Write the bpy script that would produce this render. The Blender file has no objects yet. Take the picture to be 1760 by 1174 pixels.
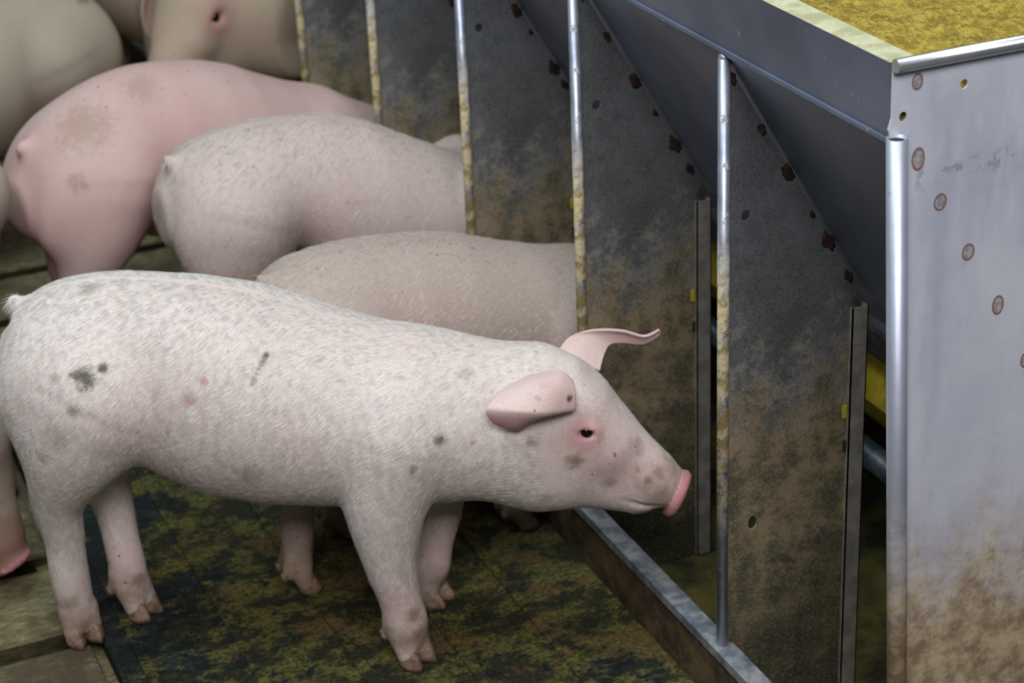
import bpy, bmesh, math, random
import numpy as np
from mathutils import Matrix, Vector
from mathutils.geometry import tessellate_polygon

random.seed(4)
rng = np.random.default_rng(7)
SC = bpy.context.scene
COL = SC.collection

# ------------------------------------------------------------------ camera
CR = Vector((0.9153723, -0.40061282, -0.04003642))
CU = Vector((0.20613882, 0.3809358, 0.90132941))
CF = Vector((0.34583281, 0.83330503, -0.43127994))
cam = bpy.data.cameras.new('camera')
co = bpy.data.objects.new('camera', cam)
COL.objects.link(co)
m = Matrix((CR, CU, -CF)).transposed().to_4x4()
m.translation = (-0.98046, -1.41248, 1.43536)
co.matrix_world = m
cam.sensor_width = 36
cam.lens = 73.3
cam.clip_start = 0.05
cam.dof.use_dof = True
cam.dof.focus_distance = 2.1
cam.dof.aperture_fstop = 7.0
SC.camera = co

# ------------------------------------------------------------------ light
SC.view_settings.view_transform = 'Standard'
SC.view_settings.look = 'None'
SC.view_settings.exposure = 0.0
SC.view_settings.gamma = 1.0
SC.view_settings.use_curve_mapping = False
w = bpy.data.worlds.new('barn_air')
SC.world = w
w.use_nodes = True
w.node_tree.nodes['Background'].inputs[0].default_value = (0.55, 0.68, 0.80, 1)
w.node_tree.nodes['Background'].inputs[1].default_value = 0.065

def area(name, loc, target, sx, sy, power, col):
    l = bpy.data.lights.new(name, 'AREA')
    l.shape = 'RECTANGLE'; l.size = sx; l.size_y = sy; l.energy = power; l.color = col
    o = bpy.data.objects.new(name, l); COL.objects.link(o)
    o.location = loc
    o.rotation_euler = (Vector(target) - Vector(loc)).to_track_quat('-Z', 'Y').to_euler()
    return o
# big window wall behind and above the photographer, plus the ceiling daylight
area('window_light', (-1.0, -2.1, 2.9), (-0.15, 0.6, 0.35), 2.0, 1.0, 84, (0.985, 0.955, 1.0))
area('ceiling_light', (-0.9, 0.6, 3.3), (-0.5, 1.0, 0), 1.0, 2.6, 74, (0.84, 0.97, 1.0))

# ------------------------------------------------------------------ node helpers
class NT:
    def __init__(s, name):
        s.m = bpy.data.materials.new(name); s.m.use_nodes = True
        s.t = s.m.node_tree; s.b = s.t.nodes['Principled BSDF']
        s._tc = None
    def n(s, typ, **kw):
        x = s.t.nodes.new(typ)
        for k, v in kw.items(): setattr(x, k, v)
        return x
    def put(s, inp, v):
        if hasattr(v, 'is_output') or isinstance(v, bpy.types.NodeSocket): s.t.links.new(v, inp)
        elif isinstance(v, (tuple, list)) and len(v) == 3 and inp.type == 'RGBA': inp.default_value = (*v, 1)
        else: inp.default_value = v
    def obj(s):
        if s._tc is None: s._tc = s.n('ShaderNodeTexCoord')
        return s._tc.outputs['Object']
    def scale(s, v, sc):
        x = s.n('ShaderNodeMapping'); s.put(x.inputs[0], v); x.inputs['Scale'].default_value = sc
        return x.outputs[0]
    def noise(s, sc, det=4, rough=.55, v=None, dist=0):
        x = s.n('ShaderNodeTexNoise'); s.put(x.inputs['Vector'], v if v is not None else s.obj())
        x.inputs['Scale'].default_value = sc; x.inputs['Detail'].default_value = det
        x.inputs['Roughness'].default_value = rough; x.inputs['Distortion'].default_value = dist
        return x.outputs['Fac']
    def ramp(s, f, a, b, lo=0., hi=1.):
        x = s.n('ShaderNodeMapRange', interpolation_type='SMOOTHSTEP'); s.put(x.inputs[0], f)
        x.inputs[1].default_value = a; x.inputs[2].default_value = b
        x.inputs[3].default_value = lo; x.inputs[4].default_value = hi
        return x.outputs[0]
    def mix(s, f, a, b):
        x = s.n('ShaderNodeMix', data_type='RGBA'); s.put(x.inputs[0], f); s.put(x.inputs[6], a); s.put(x.inputs[7], b)
        return x.outputs[2]
    def math(s, op, a, b=0., c=None):
        x = s.n('ShaderNodeMath', operation=op); s.put(x.inputs[0], a); s.put(x.inputs[1], b)
        if c is not None: s.put(x.inputs[2], c)
        return x.outputs[0]
    def sep(s, v=None):
        x = s.n('ShaderNodeSeparateXYZ'); s.put(x.inputs[0], v if v is not None else s.obj()); return x.outputs
    def vm(s, op, a, b):
        x = s.n('ShaderNodeVectorMath', operation=op); s.put(x.inputs[0], a); s.put(x.inputs[1], b)
        return x.outputs['Value'] if op in ('DISTANCE', 'LENGTH') else x.outputs[0]
    def attr(s, name):
        x = s.n('ShaderNodeAttribute', attribute_name=name); return x.outputs['Fac']
    def bump(s, h, strength=.3, dist=.002):
        x = s.n('ShaderNodeBump'); s.put(x.inputs['Height'], h)
        x.inputs['Strength'].default_value = strength; x.inputs['Distance'].default_value = dist
        s.t.links.new(x.outputs[0], s.b.inputs['Normal'])
    def out(s, col=None, rough=None, metal=None):
        if col is not None: s.put(s.b.inputs['Base Color'], col)
        if rough is not None: s.put(s.b.inputs['Roughness'], rough)
        if metal is not None: s.put(s.b.inputs['Metallic'], metal)
        return s.m

# ------------------------------------------------------------------ materials
def steel_front(ca=(.70, .73, .82), cb=(.84, .86, .93), metal=.18):
    s = NT('galvanised_front')
    z = s.sep()[2]
    n1 = s.noise(9, 5, .6); n2 = s.noise(60, 4, .6)
    st = s.noise(14, 4, .6, s.scale(s.obj(), (1, 1, .25)))
    base = s.mix(s.ramp(n1, .3, .7), ca, cb)
    base = s.mix(s.ramp(st, .45, .7, 0, .5), base, (.42, .45, .58))
    h = s.math('ADD', z, s.math('MULTIPLY', s.math('SUBTRACT', s.noise(11, 6, .7), .5), -.34))
    h = s.math('ADD', h, s.math('MULTIPLY', s.math('SUBTRACT', n2, .5), -.10))
    dirt = s.ramp(h, .25, .46, .95, 0)
    brown = s.mix(s.ramp(s.noise(38, 5, .7), .35, .65), (.26, .16, .07), (.56, .44, .26))
    col = s.mix(dirt, base, brown)
    # faint grey smear with wipe marks
    sm = s.math('MULTIPLY', s.ramp(s.noise(75, 4, .6), .50, .62),
                s.ramp(s.math('ABSOLUTE', s.math('SUBTRACT', z, SMZ)), .0, .018, .55, 0))
    col = s.mix(sm, col, (.22, .24, .34))
    for (x, zz, a, b) in WELD_MARKS:
        v = s.vm('SUBTRACT', s.obj(), (x, 0, zz))
        v = s.vm('MULTIPLY', v, (1/a, 0, 1/b))
        d = s.vm('LENGTH', v, (0, 0, 0))
        ring = s.math('MULTIPLY', s.ramp(d, .72, .88), s.ramp(d, 1.0, 1.16, 1, 0))
        inner = s.ramp(d, .8, .95, 1, 0)
        col = s.mix(s.math('MULTIPLY', inner, .75), col, s.mix(s.ramp(s.noise(230, 3), .4, .6), (.24, .21, .22), (.5, .48, .5)))
        col = s.mix(s.math('MULTIPLY', ring, .9), col, (.30, .14, .07))
    s.bump(s.noise(90, 4, .6), .12, .001)
    return s.out(col, s.ramp(dirt, 0, 1, .45, .85), s.ramp(dirt, 0, .7, metal, 0))

def steel_divider(seed=0.0):
    s = NT('divider_steel')
    z = s.sep()[2]
    base = s.mix(s.ramp(s.noise(10, 6, .65), .35, .68), (.19, .205, .215), (.30, .315, .335))
    h = s.math('ADD', z, s.math('MULTIPLY', s.math('SUBTRACT', s.noise(9, 7, .72), .5), -.62))
    h = s.math('ADD', h, s.math('MULTIPLY', s.math('SUBTRACT', s.noise(48, 5, .7), .5), -.22))
    dirt = s.ramp(h, .30, .50, .9, 0)
    brown = s.mix(s.ramp(s.noise(26, 6, .72), .38, .62), (.085, .072, .026), (.31, .225, .11))
    spl = s.ramp(s.noise(16, 7, .7, dist=.6), .60, .66)
    col = s.mix(dirt, base, brown)
    col = s.mix(s.math('MULTIPLY', s.math('MULTIPLY', spl, .8), s.ramp(dirt, .1, .7, .25, 1)), col, (.05, .06, .055))
    crumb = s.ramp(s.noise(120, 2, .5), .74, .77)
    col = s.mix(s.math('MULTIPLY', crumb, .8), col, (.5, .38, .18))
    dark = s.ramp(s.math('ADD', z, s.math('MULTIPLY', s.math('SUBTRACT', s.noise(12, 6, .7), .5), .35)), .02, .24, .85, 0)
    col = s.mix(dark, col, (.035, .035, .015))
    gr = s.noise(320, 4, .8)
    col = s.mix(s.ramp(gr, .5, .66, 0, .35), col, (.42, .38, .28))
    col = s.mix(s.ramp(gr, .34, .48, .4, 0), col, (.03, .03, .025))
    s.bump(s.noise(70, 5, .6), .25, .001)
    return s.out(col, s.ramp(dirt, 0, .9, .38, .8), s.ramp(dirt, 0, .5, .55, 0))

def steel_rod():
    s = NT('rod_steel')
    base = s.mix(s.ramp(s.noise(30, 4), .35, .65), (.30, .33, .40), (.48, .51, .60))
    z = s.sep()[2]
    nn = s.noise(55, 6, .7, s.scale(s.obj(), (1, 1, .8)))
    band = s.ramp(s.math('ABSOLUTE', s.math('SUBTRACT', z, .40)), .09, .22, 1, 0)
    c = s.math('MULTIPLY', s.ramp(nn, .36, .50), band)
    c = s.math('MAXIMUM', c, s.math('MULTIPLY', s.ramp(nn, .60, .66), .6))
    crust = s.mix(s.ramp(s.noise(90, 4), .4, .6), (.30, .22, .09), (.62, .52, .30))
    col = s.mix(c, base, crust)
    s.bump(s.math('MULTIPLY', c, s.noise(160, 4)), .5, .002)
    return s.out(col, s.ramp(c, 0, .7, .42, .85), s.ramp(c, 0, .5, .7, 0))

def hopper_mat():
    s = NT('hopper_sheet')
    col = s.mix(s.ramp(s.noise(7, 5), .3, .7), (.14, .165, .235), (.21, .24, .33))
    crumb = s.ramp(s.noise(95, 2, .4), .745, .765)
    col = s.mix(crumb, col, (.48, .42, .25))
    s.bump(s.noise(200, 3), .05, .001)
    return s.out(col, .42, .45)

def simple(name, c1, c2, sc, rough=.7, metal=0, bump=.2, det=5, bd=.002):
    s = NT(name)
    col = s.mix(s.ramp(s.noise(sc, det, .65), .35, .65), c1, c2)
    if bump: s.bump(s.noise(sc*3, 4, .6), bump, bd)
    return s.out(col, rough, metal)

def mat_rubber(bias=0.0):
    s = NT('rubber_mat')
    a = s.noise(4.5, 9, .74, None, .4)
    b = s.noise(40, 7, .75, s.scale(s.obj(), (1, 1.5, 1)))
    c = s.noise(170, 4, .7)
    base = s.mix(s.ramp(b, .35, .65), (.004, .009, .009), (.034, .046, .042))
    ol = s.mix(s.ramp(c, .35, .65), (.04, .04, .010), (.165, .145, .038))
    x = s.sep()[0]
    nearbar = s.ramp(x, -.32, -.02, 0, .14)
    f = s.math('ADD', s.math('ADD', s.math('MULTIPLY', a, .72), s.math('MULTIPLY', b, .40+bias)), nearbar)
    col = s.mix(s.ramp(f, .60, .655, 0, .95), base, ol)
    col = s.mix(s.ramp(s.noise(13, 9, .8, s.scale(s.obj(), (1, 1.4, 1))), .46, .56, .85, 0), col, (.007, .011, .010))
    br = s.mix(s.ramp(c, .3, .7), (.055, .035, .012), (.17, .11, .04))
    col = s.mix(s.math('MULTIPLY', s.ramp(s.math('ADD', s.noise(11, 6, .7), s.math('MULTIPLY', nearbar, 1.0)), .66, .74), .8), col, br)
    chips = s.ramp(s.noise(150, 3, .55, s.scale(s.obj(), (1, 1.6, 1))), .70, .74)
    col = s.mix(s.math('MULTIPLY', chips, .7), col, (.27, .24, .10))
    s.bump(s.math('ADD', b, s.math('MULTIPLY', c, .3)), .45, .004)
    s.b.inputs['Specular IOR Level'].default_value = .22
    return s.out(col, .75, 0)

def slat_mat():
    s = NT('slat_concrete')
    a = s.noise(8, 7, .7); c = s.noise(90, 5, .7, s.scale(s.obj(), (.6, 1.6, 1)))
    col = s.mix(s.ramp(c, .35, .65), (.10, .085, .035), (.23, .20, .10))
    col = s.mix(s.ramp(a, .42, .60), col, (.075, .058, .03))
    s.bump(c, .5, .003)
    return s.out(col, .75, 0)

def meal_mat():
    s = NT('feed_meal')
    a = s.noise(60, 6, .75, s.scale(s.obj(), (1, 1, 1)))
    b = s.noise(230, 4, .7)
    col = s.mix(s.ramp(a, .38, .62), (.28, .19, .015), (.58, .42, .06))
    col = s.mix(s.math('MULTIPLY', s.ramp(b, .55, .7), .6), col, (.75, .62, .22))
    s.bump(s.math('ADD', a, b), .8, .006)
    return s.out(col, .9, 0)

# ------------------------------------------------------------------ object helpers
def link(name, me, mat, parent=None, smooth=False):
    o = bpy.data.objects.new(name, me); COL.objects.link(o)
    if mat is not None:
        me.materials.clear(); me.materials.append(mat)
    if smooth: me.polygons.foreach_set('use_smooth', [True]*len(me.polygons))
    if parent is not None: o.parent = parent
    return o
def tag(o, label=None, cat=None, group=None, kind=None):
    if label: o['label'] = label
    if cat: o['category'] = cat
    if group: o['group'] = group
    if kind: o['kind'] = kind
    return o
def empty(name, loc=(0, 0, 0), rz=0):
    o = bpy.data.objects.new(name, None); COL.objects.link(o)
    o.location = loc; o.rotation_euler = (0, 0, rz); o.empty_display_size = .05
    return o
def from_bm(bm, name):
    me = bpy.data.meshes.new(name); bmesh.ops.recalc_face_normals(bm, faces=bm.faces); bm.to_mesh(me); bm.free(); return me
def add_box(bm, x0, x1, y0, y1, z0, z1, bev=0):
    r = bmesh.ops.create_cube(bm, size=1)
    for v in r['verts']:
        v.co = Vector(((x0+x1)/2+v.co.x*(x1-x0), (y0+y1)/2+v.co.y*(y1-y0), (z0+z1)/2+v.co.z*(z1-z0)))
    if bev:
        es = list({e for v in r['verts'] for e in v.link_edges})
        bmesh.ops.bevel(bm, geom=es, offset=bev, segments=2, affect='EDGES', profile=.5)
def box(name, b, mat, parent=None, bev=0):
    bm = bmesh.new(); add_box(bm, *b, bev); return link(name, from_bm(bm, name), mat, parent)
def add_cyl(bm, a, b, r, seg=16, r2=None, caps=True):
    a = Vector(a); b = Vector(b); d = b-a
    mt = Matrix.Translation((a+b)/2) @ d.to_track_quat('Z', 'Y').to_matrix().to_4x4()
    bmesh.ops.create_cone(bm, cap_ends=caps, segments=seg, radius1=r, radius2=r if r2 is None else r2, depth=d.length, matrix=mt)
def cyl(name, a, b, r, mat, parent=None, seg=16, caps=True):
    bm = bmesh.new(); add_cyl(bm, a, b, r, seg, caps=caps); o = link(name, from_bm(bm, name), mat, parent)
    for p in o.data.polygons: p.use_smooth = len(p.vertices) == 4
    return o
def prism(name, pts, y0, y1, mat, parent=None):
    """closed outline in x,z pulled along y"""
    bm = bmesh.new()
    a = [bm.verts.new((x, y0, z)) for x, z in pts]; b = [bm.verts.new((x, y1, z)) for x, z in pts]
    n = len(pts)
    bm.faces.new(a); bm.faces.new(b[::-1])
    for i in range(n): bm.faces.new((a[i], b[i], b[(i+1) % n], a[(i+1) % n]))
    return link(name, from_bm(bm, name), mat, parent)
def holed_sheet(name, outline, holes, thick, mat, parent=None):
    """sheet standing in the x,z plane (y = 0) with real holes; holes = (x, z, rx, rz)"""
    loops = [list(outline)]+[[(x+rx*math.cos(t), z+rz*math.sin(t)) for t in np.linspace(0, 2*math.pi, 20, endpoint=False)] for (x, z, rx, rz) in holes]
    tris = tessellate_polygon([[Vector((x, z, 0)) for x, z in l] for l in loops])
    flat = [p for l in loops for p in l]; n = len(flat)
    V = [(x, -thick/2, z) for x, z in flat]+[(x, thick/2, z) for x, z in flat]
    F = [tuple(t) for t in tris]+[tuple(i+n for i in t[::-1]) for t in tris]
    o = 0
    for l in loops:
        for i in range(len(l)):
            p, q = o+i, o+(i+1) % len(l); F.append((p, q, q+n, p+n))
        o += len(l)
    bm = bmesh.new(); vs = [bm.verts.new(v) for v in V]
    for f in F:
        try: bm.faces.new([vs[i] for i in f])
        except ValueError: pass
    return link(name, from_bm(bm, name), mat, parent)

# ================================================================== THE PEN FLOOR
SLAT = slat_mat()
void = box('floor', (-4, 4, -2.2, 7, -.5, -.42), simple('pit_dark', (.004, .004, .003), (.01, .01, .006), 5, .6))
tag(void, kind='structure')
PITCH = .2
slat_i = 0
def slat(x0, x1, yc, lab):
    bm = bmesh.new(); add_box(bm, x0, x1, yc-.0790, yc+.0790, -.12, 0, .008)
    for v in bm.verts:
        if v.co.z < -.06: v.co.y = yc+(v.co.y-yc)*.45
    o = link('floor_slat', from_bm(bm, 'floor_slat'), SLAT)
    tag(o, lab, 'floor slat', 'concrete floor slats of the pen')
    return o
names = {}
y = .742 - 11*PITCH
LAB = {.742: 'olive concrete floor slat in the bottom left corner, nearest one seen', .942: 'brown stained concrete floor slat under the near hind hoof of the nearest pig',
       1.142: 'concrete floor slat under the lowered pink snout at the left edge', 1.342: 'concrete floor slat hidden behind the haunch of the nearest pig',
       1.542: 'concrete floor slat under the hind hooves of the pinkest piglet', 1.742: 'concrete floor slat just beyond the end of the black mat',
       1.942: 'green stained concrete floor slat showing between the hind legs of the pinkest and rosy piglets', 2.142: 'dim concrete floor slat behind the feet of the pinkest piglet'}
while y < 5.6:
    yc = y
    lab = 'concrete floor slat nearer the camera than the bottom left corner' if yc < .7 else 'dark concrete floor slat far back behind the feeding piglets'
    for k_, v_ in LAB.items():
        if abs(k_-yc) < .01: lab = v_
    slat(-3.2, -.64 if yc < 1.6 else -.012, yc, lab)
    y += PITCH

MATR = mat_rubber()
mt = empty('rubber_mat', (-.32, .1, 0))
tag(mt, 'black rubber floor mat caked with yellow green feed under the nearest pig', 'floor mat')
box('mat_sheet', (-.305, .308, -1.5, 1.33, -.022, 0), MATR, mt, .003)
bm = bmesh.new()
for xr in (-.270, -.152, -.035, .085, .195):
    add_box(bm, xr-.007, xr+.007, -1.48, 1.31, -.001, .0032, .001)
ribs = link('raised_rib', from_bm(bm, 'raised_rib'), mat_rubber(.09), mt)
ribs['label'] = 'long raised ribs moulded in the mat'
box('floor_beam', (-.66, -.012, -1.5, 1.5, -.16, -.022), SLAT)
tag(bpy.data.objects['floor_beam'], kind='structure')

# ================================================================== THE FEEDER
S = .36
NB = 9
LEN = S*NB
WELD_MARKS = []
def fpt(px, py, yy=.040):
    d = CR*((px-880)/3583.45) - CU*((py-587)/3583.45) + CF
    t = (yy+1.41248)/d.y
    return -.98046+d.x*t, 1.43536+d.z*t
for (px, py, a, b) in ((1576, 140, .0055, .0075), (1577, 273, .0065, .0105), (1615, 347, .0065, .008), (1663, 433, .0065, .008), (1714, 524, .0062, .0095), (1762, 618, .006, .008)):
    x, z = fpt(px, py); WELD_MARKS.append((x, z-.0, a, b))
SMZ = fpt(1680, 282)[1]
FRONT = steel_front(); DIV = steel_divider(); ROD = steel_rod(); HOP = hopper_mat()
RUST = simple('rusty_weld', (.012, .006, .004), (.055, .022, .014), 120, .95, 0, .8)
CREAM = simple('dusted_flange', (.42, .40, .22), (.62, .60, .40), 40, .9, 0, .3)
BAR = simple('worn_bar', (.15, .17, .22), (.42, .43, .42), 38, .5, .4, .3)
TROUGHB = simple('trough_crust', (.04, .026, .010), (.13, .085, .035), 30, .85, 0, .6)
MEAL = meal_mat()
OLD = simple('trough_floor_crust', (.008, .008, .003), (.12, .10, .014), 9, .85, 0, .7, 7)
CHAN = simple('channel_strip', (.27, .25, .225), (.42, .39, .34), 40, .6, .3, .2)
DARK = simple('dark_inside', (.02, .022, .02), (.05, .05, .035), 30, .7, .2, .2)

fd = empty('pig_feeder', (0, 0, 0))
tag(fd, 'long galvanised steel pig feeder with upright rods, dividers and a sloping hopper', 'feeder')
# hopper walls: near side
prism('hopper_wall', [(-.013, .866), (-.0145, .866), (-.0015, .786), (.2035, .437), (.205, .425), (.207, .425), (.2055, .438), (.0, .787)], .041, LEN, HOP, fd)
prism('hopper_fold', [(-.003, .783), (-.0052, .786), (-.0050, .7895), (-.001, .7905), (.001, .787)], .041, LEN, HOP, fd)
prism('hopper_flange', [(-.0145, .866), (.013, .8665), (.013, .864), (-.0135, .8642)], .041, LEN, CREAM, fd)
# far side of the double feeder
prism('hopper_wall', [(.513, .866), (.5145, .866), (.5015, .786), (.2965, .437), (.295, .38), (.293, .38), (.2945, .438), (.5, .787)], .041, LEN, HOP, fd)
lip = prism('hopper_lip', [(.2055, .426), (.205, .418), (.222, .372), (.224, .372), (.2075, .42)], .03, LEN, simple('hopper_lip_sheet', (.05, .075, .085), (.12, .15, .15), 40, .5, .4), fd)
cyl('feed_pipe', (.262, .03, .205), (.262, LEN, .205), .016, simple('pipe_steel', (.07, .09, .11), (.16, .19, .22), 30, .4, .5), fd)
sm = prism('meal_shelf', [(.27, .385), (.315, .385), (.315, .22), (.30, .22), (.235, .30)], .03, LEN, simple('yellow_meal_dust', (.34, .27, .015), (.60, .47, .03), 45, .9), fd)
sm['label'] = 'yellow feed meal lying in the slot under the hopper'; sm['kind'] = 'stuff'
# trough
prism('trough_front', [(-.010, -.02), (-.010, .070), (-.002, .070), (-.002, -.02)], -.25, LEN, TROUGHB, fd)
prism('trough_rim', [(-.0125, .064), (-.0125, .0755), (.0125, .0755), (.0125, .071), (-.002, .066)], -.25, LEN, BAR, fd)
prism('trough_rim', [(.489, .066), (.489, .0755), (.511, .0755), (.511, .066)], -.25, LEN, BAR, fd)
prism('trough_bottom', [(-.002, -.08), (-.002, .0), (.03, -.035), (.08, -.045), (.42, -.045), (.502, .0), (.502, -.08)], -.25, LEN, OLD, fd)
prism('trough_back', [(.502, -.02), (.502, .07), (.51, .07), (.51, -.02)], -.25, LEN, TROUGHB, fd)

def divider(k):
    d = empty('divider', (0, k*S, 0)); d.parent = fd
    hs = [(.0262, .603 if k == 1 else .616, .0058, .0062)]
    if k == 1: hs.append((.038, .2275, .0058, .0085))
    outline = [(.0055, -.042), (.0055, .765), (.012, .757), (.168, .490), (.158, .470), (.158, -.042)]
    p = holed_sheet('divider_panel', outline, hs, .002, DIV, d)
    # upright rod with a rounded head
    bm = bmesh.new(); add_cyl(bm, (0, 0, .0755), (0, 0, .779), .0066, 20)
    bmesh.ops.create_uvsphere(bm, u_segments=20, v_segments=10, radius=.0066, matrix=Matrix.Translation((0, 0, .779)))
    r = link('rod', from_bm(bm, 'rod'), ROD, d, True)
    bm = bmesh.new()
    add_box(bm, .1580, .1785, -.0062, -.0045, -.042, .468)
    add_box(bm, .1770, .1785, -.0062, .006, -.042, .468)
    add_box(bm, .1580, .1595, -.0062, -.001, -.042, .468)
    link('channel_strip', from_bm(bm, 'channel_strip'), CHAN, d)
    t = box('yellow_tab', (.1515, .1570, -.0024, -.0008, .332, .348), YEL, d); t['label'] = 'small yellow tab showing in the slot'
    box('latch_notch', (.1535, .1575, -.0026, -.0008, .289, .303), DARK, d)
    # rusty tack welds where the panel meets the hopper
    for i, (f, big) in enumerate(((.01, .8), (.20, .75), (.44, 1.15), (.60, .5), (.77, 1.2), (.91, .8))):
        f += .02*math.sin(k*5+i*3)
        x = .012+.156*f; z = .757-.267*f
        bm = bmesh.new()
        rr = .0072*big
        bmesh.ops.create_icosphere(bm, subdivisions=3, radius=1)
        ca = math.atan2(-.267, .156)
        for v in bm.verts:
            u, q, h = v.co.x, v.co.z, v.co.y
            j = 1+.16*math.sin(4*v.co.x+3*v.co.z+i)+.12*math.sin(7*v.co.z-5*v.co.x+k)
            u *= rr*1.45*j; q *= rr*.8*j; h *= .0022*j
            v.co = Vector((x-.0022+u*math.cos(ca)-q*math.sin(ca), -.001+h, z-.0035+u*math.sin(ca)+q*math.cos(ca)))
        link('weld', from_bm(bm, 'weld'), RUST, d, True)
    return d
YEL = simple('yellow_tab_colour', (.50, .42, .02), (.70, .58, .05), 60, .8)
for k in range(1, NB): divider(k)

# near end plate with rolled edges; its side edge tapers inward towards the floor
FY = .040
fe = empty('end_plate', (0, FY, 0)); fe.parent = fd
h1 = fpt(1656, 144, FY); h2 = fpt(1551, 200, FY)
tT = fpt(1542, 233, FY-.009); tB = fpt(1541, 1174, FY-.009)
def tx(z): return tT[0]+(tB[0]-tT[0])*(z-tT[1])/(tB[1]-tT[1])
c0 = fpt(1534, 118, FY); c1 = fpt(1531, 215, FY)
holed_sheet('end_panel', [(tx(-.045)+.001, -.045), (tx(.79)+.001, .79), (tx(.80)-.004, .805), (c1[0], .815), (c0[0], .862), (.517, .862), (.504, .80), (.49, -.045)],
            [(h1[0], h1[1], .0042, .0046), (h2[0], h2[1], .0040, .0046)], .002, FRONT, fe)
bm = bmesh.new()
add_cyl(bm, (tx(-.045), -.009, -.045), (tx(.800), -.009, .800), .0098, 28, caps=False)
tube = link('corner_tube', from_bm(bm, 'corner_tube'), steel_front((.46, .48, .56), (.58, .61, .70), .65), fe, True)
so = tube.modifiers.new('wall', 'SOLIDIFY'); so.thickness = .0014
pg = cyl('tube_mouth_shade', (tx(.795), -.009, .793), (tx(.797), -.009, .797), .0080, DARK, fe, 20); pg['label'] = 'dark disc standing for the shade inside the corner tube'  # dark disc put in for the shade inside the open tube
bm = bmesh.new(); add_cyl(bm, (c0[0]-.001, -.006, .8645), (.518, -.006, .8645), .0064, 20)
link('top_tube', from_bm(bm, 'top_tube'), simple('bright_tube', (.60, .62, .68), (.72, .74, .78), 30, .28, .85, .03), fe)
for p in bpy.data.objects['top_tube'].data.polygons: p.use_smooth = len(p.vertices) == 4
holed_sheet('far_end_panel', [(-.004, .01), (-.004, .800), (-.0155, .858), (.517, .858), (.504, .80), (.504, .01)], [], .002, FRONT, fe).location = (0, LEN-.02-FY, 0)

# meal filling the hopper: granular heap
def meal_heap():
    nx, ny = 150, 500
    xs = np.linspace(.001, .499, nx); ys = np.linspace(.043, 2.2, ny)
    X, Y = np.meshgrid(xs, ys, indexing='ij')
    Z = .838 + .006*np.sin(X*17+Y*5) + .005*np.sin(Y*13-X*7) + .0035*np.sin(X*61+2*np.sin(Y*40)) * np.sin(Y*53) + rng.normal(0, .0012, X.shape)
    Z -= .012*np.exp(-((X-.5)/.12)**2); Z += .016*np.exp(-((X)/.05)**2)*np.clip(Y, 0, 1)
    Z[:, 0] = .80; Y[:, 0] = Y[:, 1]-.0005
    V = np.stack([X, Y, Z], -1).reshape(-1, 3)
    i = np.arange((nx-1)*(ny-1)); a = (i//(ny-1))*ny+i % (ny-1)
    F = np.stack([a, a+ny, a+ny+1, a+1], 1)
    me = bpy.data.meshes.new('feed_meal'); me.from_pydata(V.tolist(), [], F.tolist()); me.update()
    o = link('feed_meal', me, MEAL, None, True)
    tag(o, 'yellow brown feed meal filling the open top of the hopper', 'feed', kind='stuff')
meal_heap()

QH = 150000; HV = .003
# ================================================================== PIGS
def sm_min(a, b, k):
    h = np.clip(.5+.5*(b-a)/k, 0, 1)
    return b*(1-h)+a*h-k*h*(1-h)
def rcone(P, a, b, r1, r2):
    P = P[:3]
    a = np.asarray(a, np.float32); b = np.asarray(b, np.float32); d = b-a
    X, Y, Z = P
    t = ((X-a[0])*d[0]+(Y-a[1])*d[1]+(Z-a[2])*d[2])/float(d@d)
    t = np.clip(t, 0, 1)
    return np.sqrt((X-a[0]-t*d[0])**2+(Y-a[1]-t*d[1])**2+(Z-a[2]-t*d[2])**2)-(r1+(r2-r1)*t)
def ellip(P, c, r, rot=0.0):
    P = P[:3]
    X, Y, Z = P; x = X-c[0]; y = Y-c[1]; z = Z-c[2]
    cs, sn = math.cos(rot), math.sin(rot)
    u = (x*cs+z*sn)/r[0]; v = y/r[1]; w_ = (-x*sn+z*cs)/r[2]
    k0 = np.sqrt(u*u+v*v+w_*w_)
    return (k0-1)*min(r)*1.0
def loft(P, st, arch=lambda x: 0*x):
    """st rows: x, ztop, zbot, half width; body axis x"""
    X, Y, Z = P[:3]
    st = np.array(st)
    xs = np.linspace(st[0, 0], st[-1, 0], 200)
    def cub(c):
        # smooth interpolation through the stations
        t = np.interp(xs, st[:, 0], c); k = np.ones(9)/9
        tp = np.pad(t, 4, mode='edge'); return np.convolve(tp, k, 'valid')
    top, bot, hw, yc = cub(st[:, 1]), cub(st[:, 2]), cub(st[:, 3]), cub(st[:, 4]) if st.shape[1] > 4 else 0*xs
    x0, x1 = xs[0], xs[-1]
    Xc = np.clip(X, x0, x1)
    T = np.interp(Xc, xs, top); B = np.interp(Xc, xs, bot); W = np.interp(Xc, xs, hw); C = np.interp(Xc, xs, yc)
    zc = (T+B)/2; hh = (T-B)/2
    r = np.sqrt(((Y-C)/W)**2+((Z-zc)/hh)**2)
    d = (r-1)*np.minimum(W, hh)
    ex = np.abs(X-Xc)
    return np.where(ex > 0, np.sqrt(np.maximum(d, 0)**2+ex**2)+np.minimum(d, 0)*.0, d)

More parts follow.
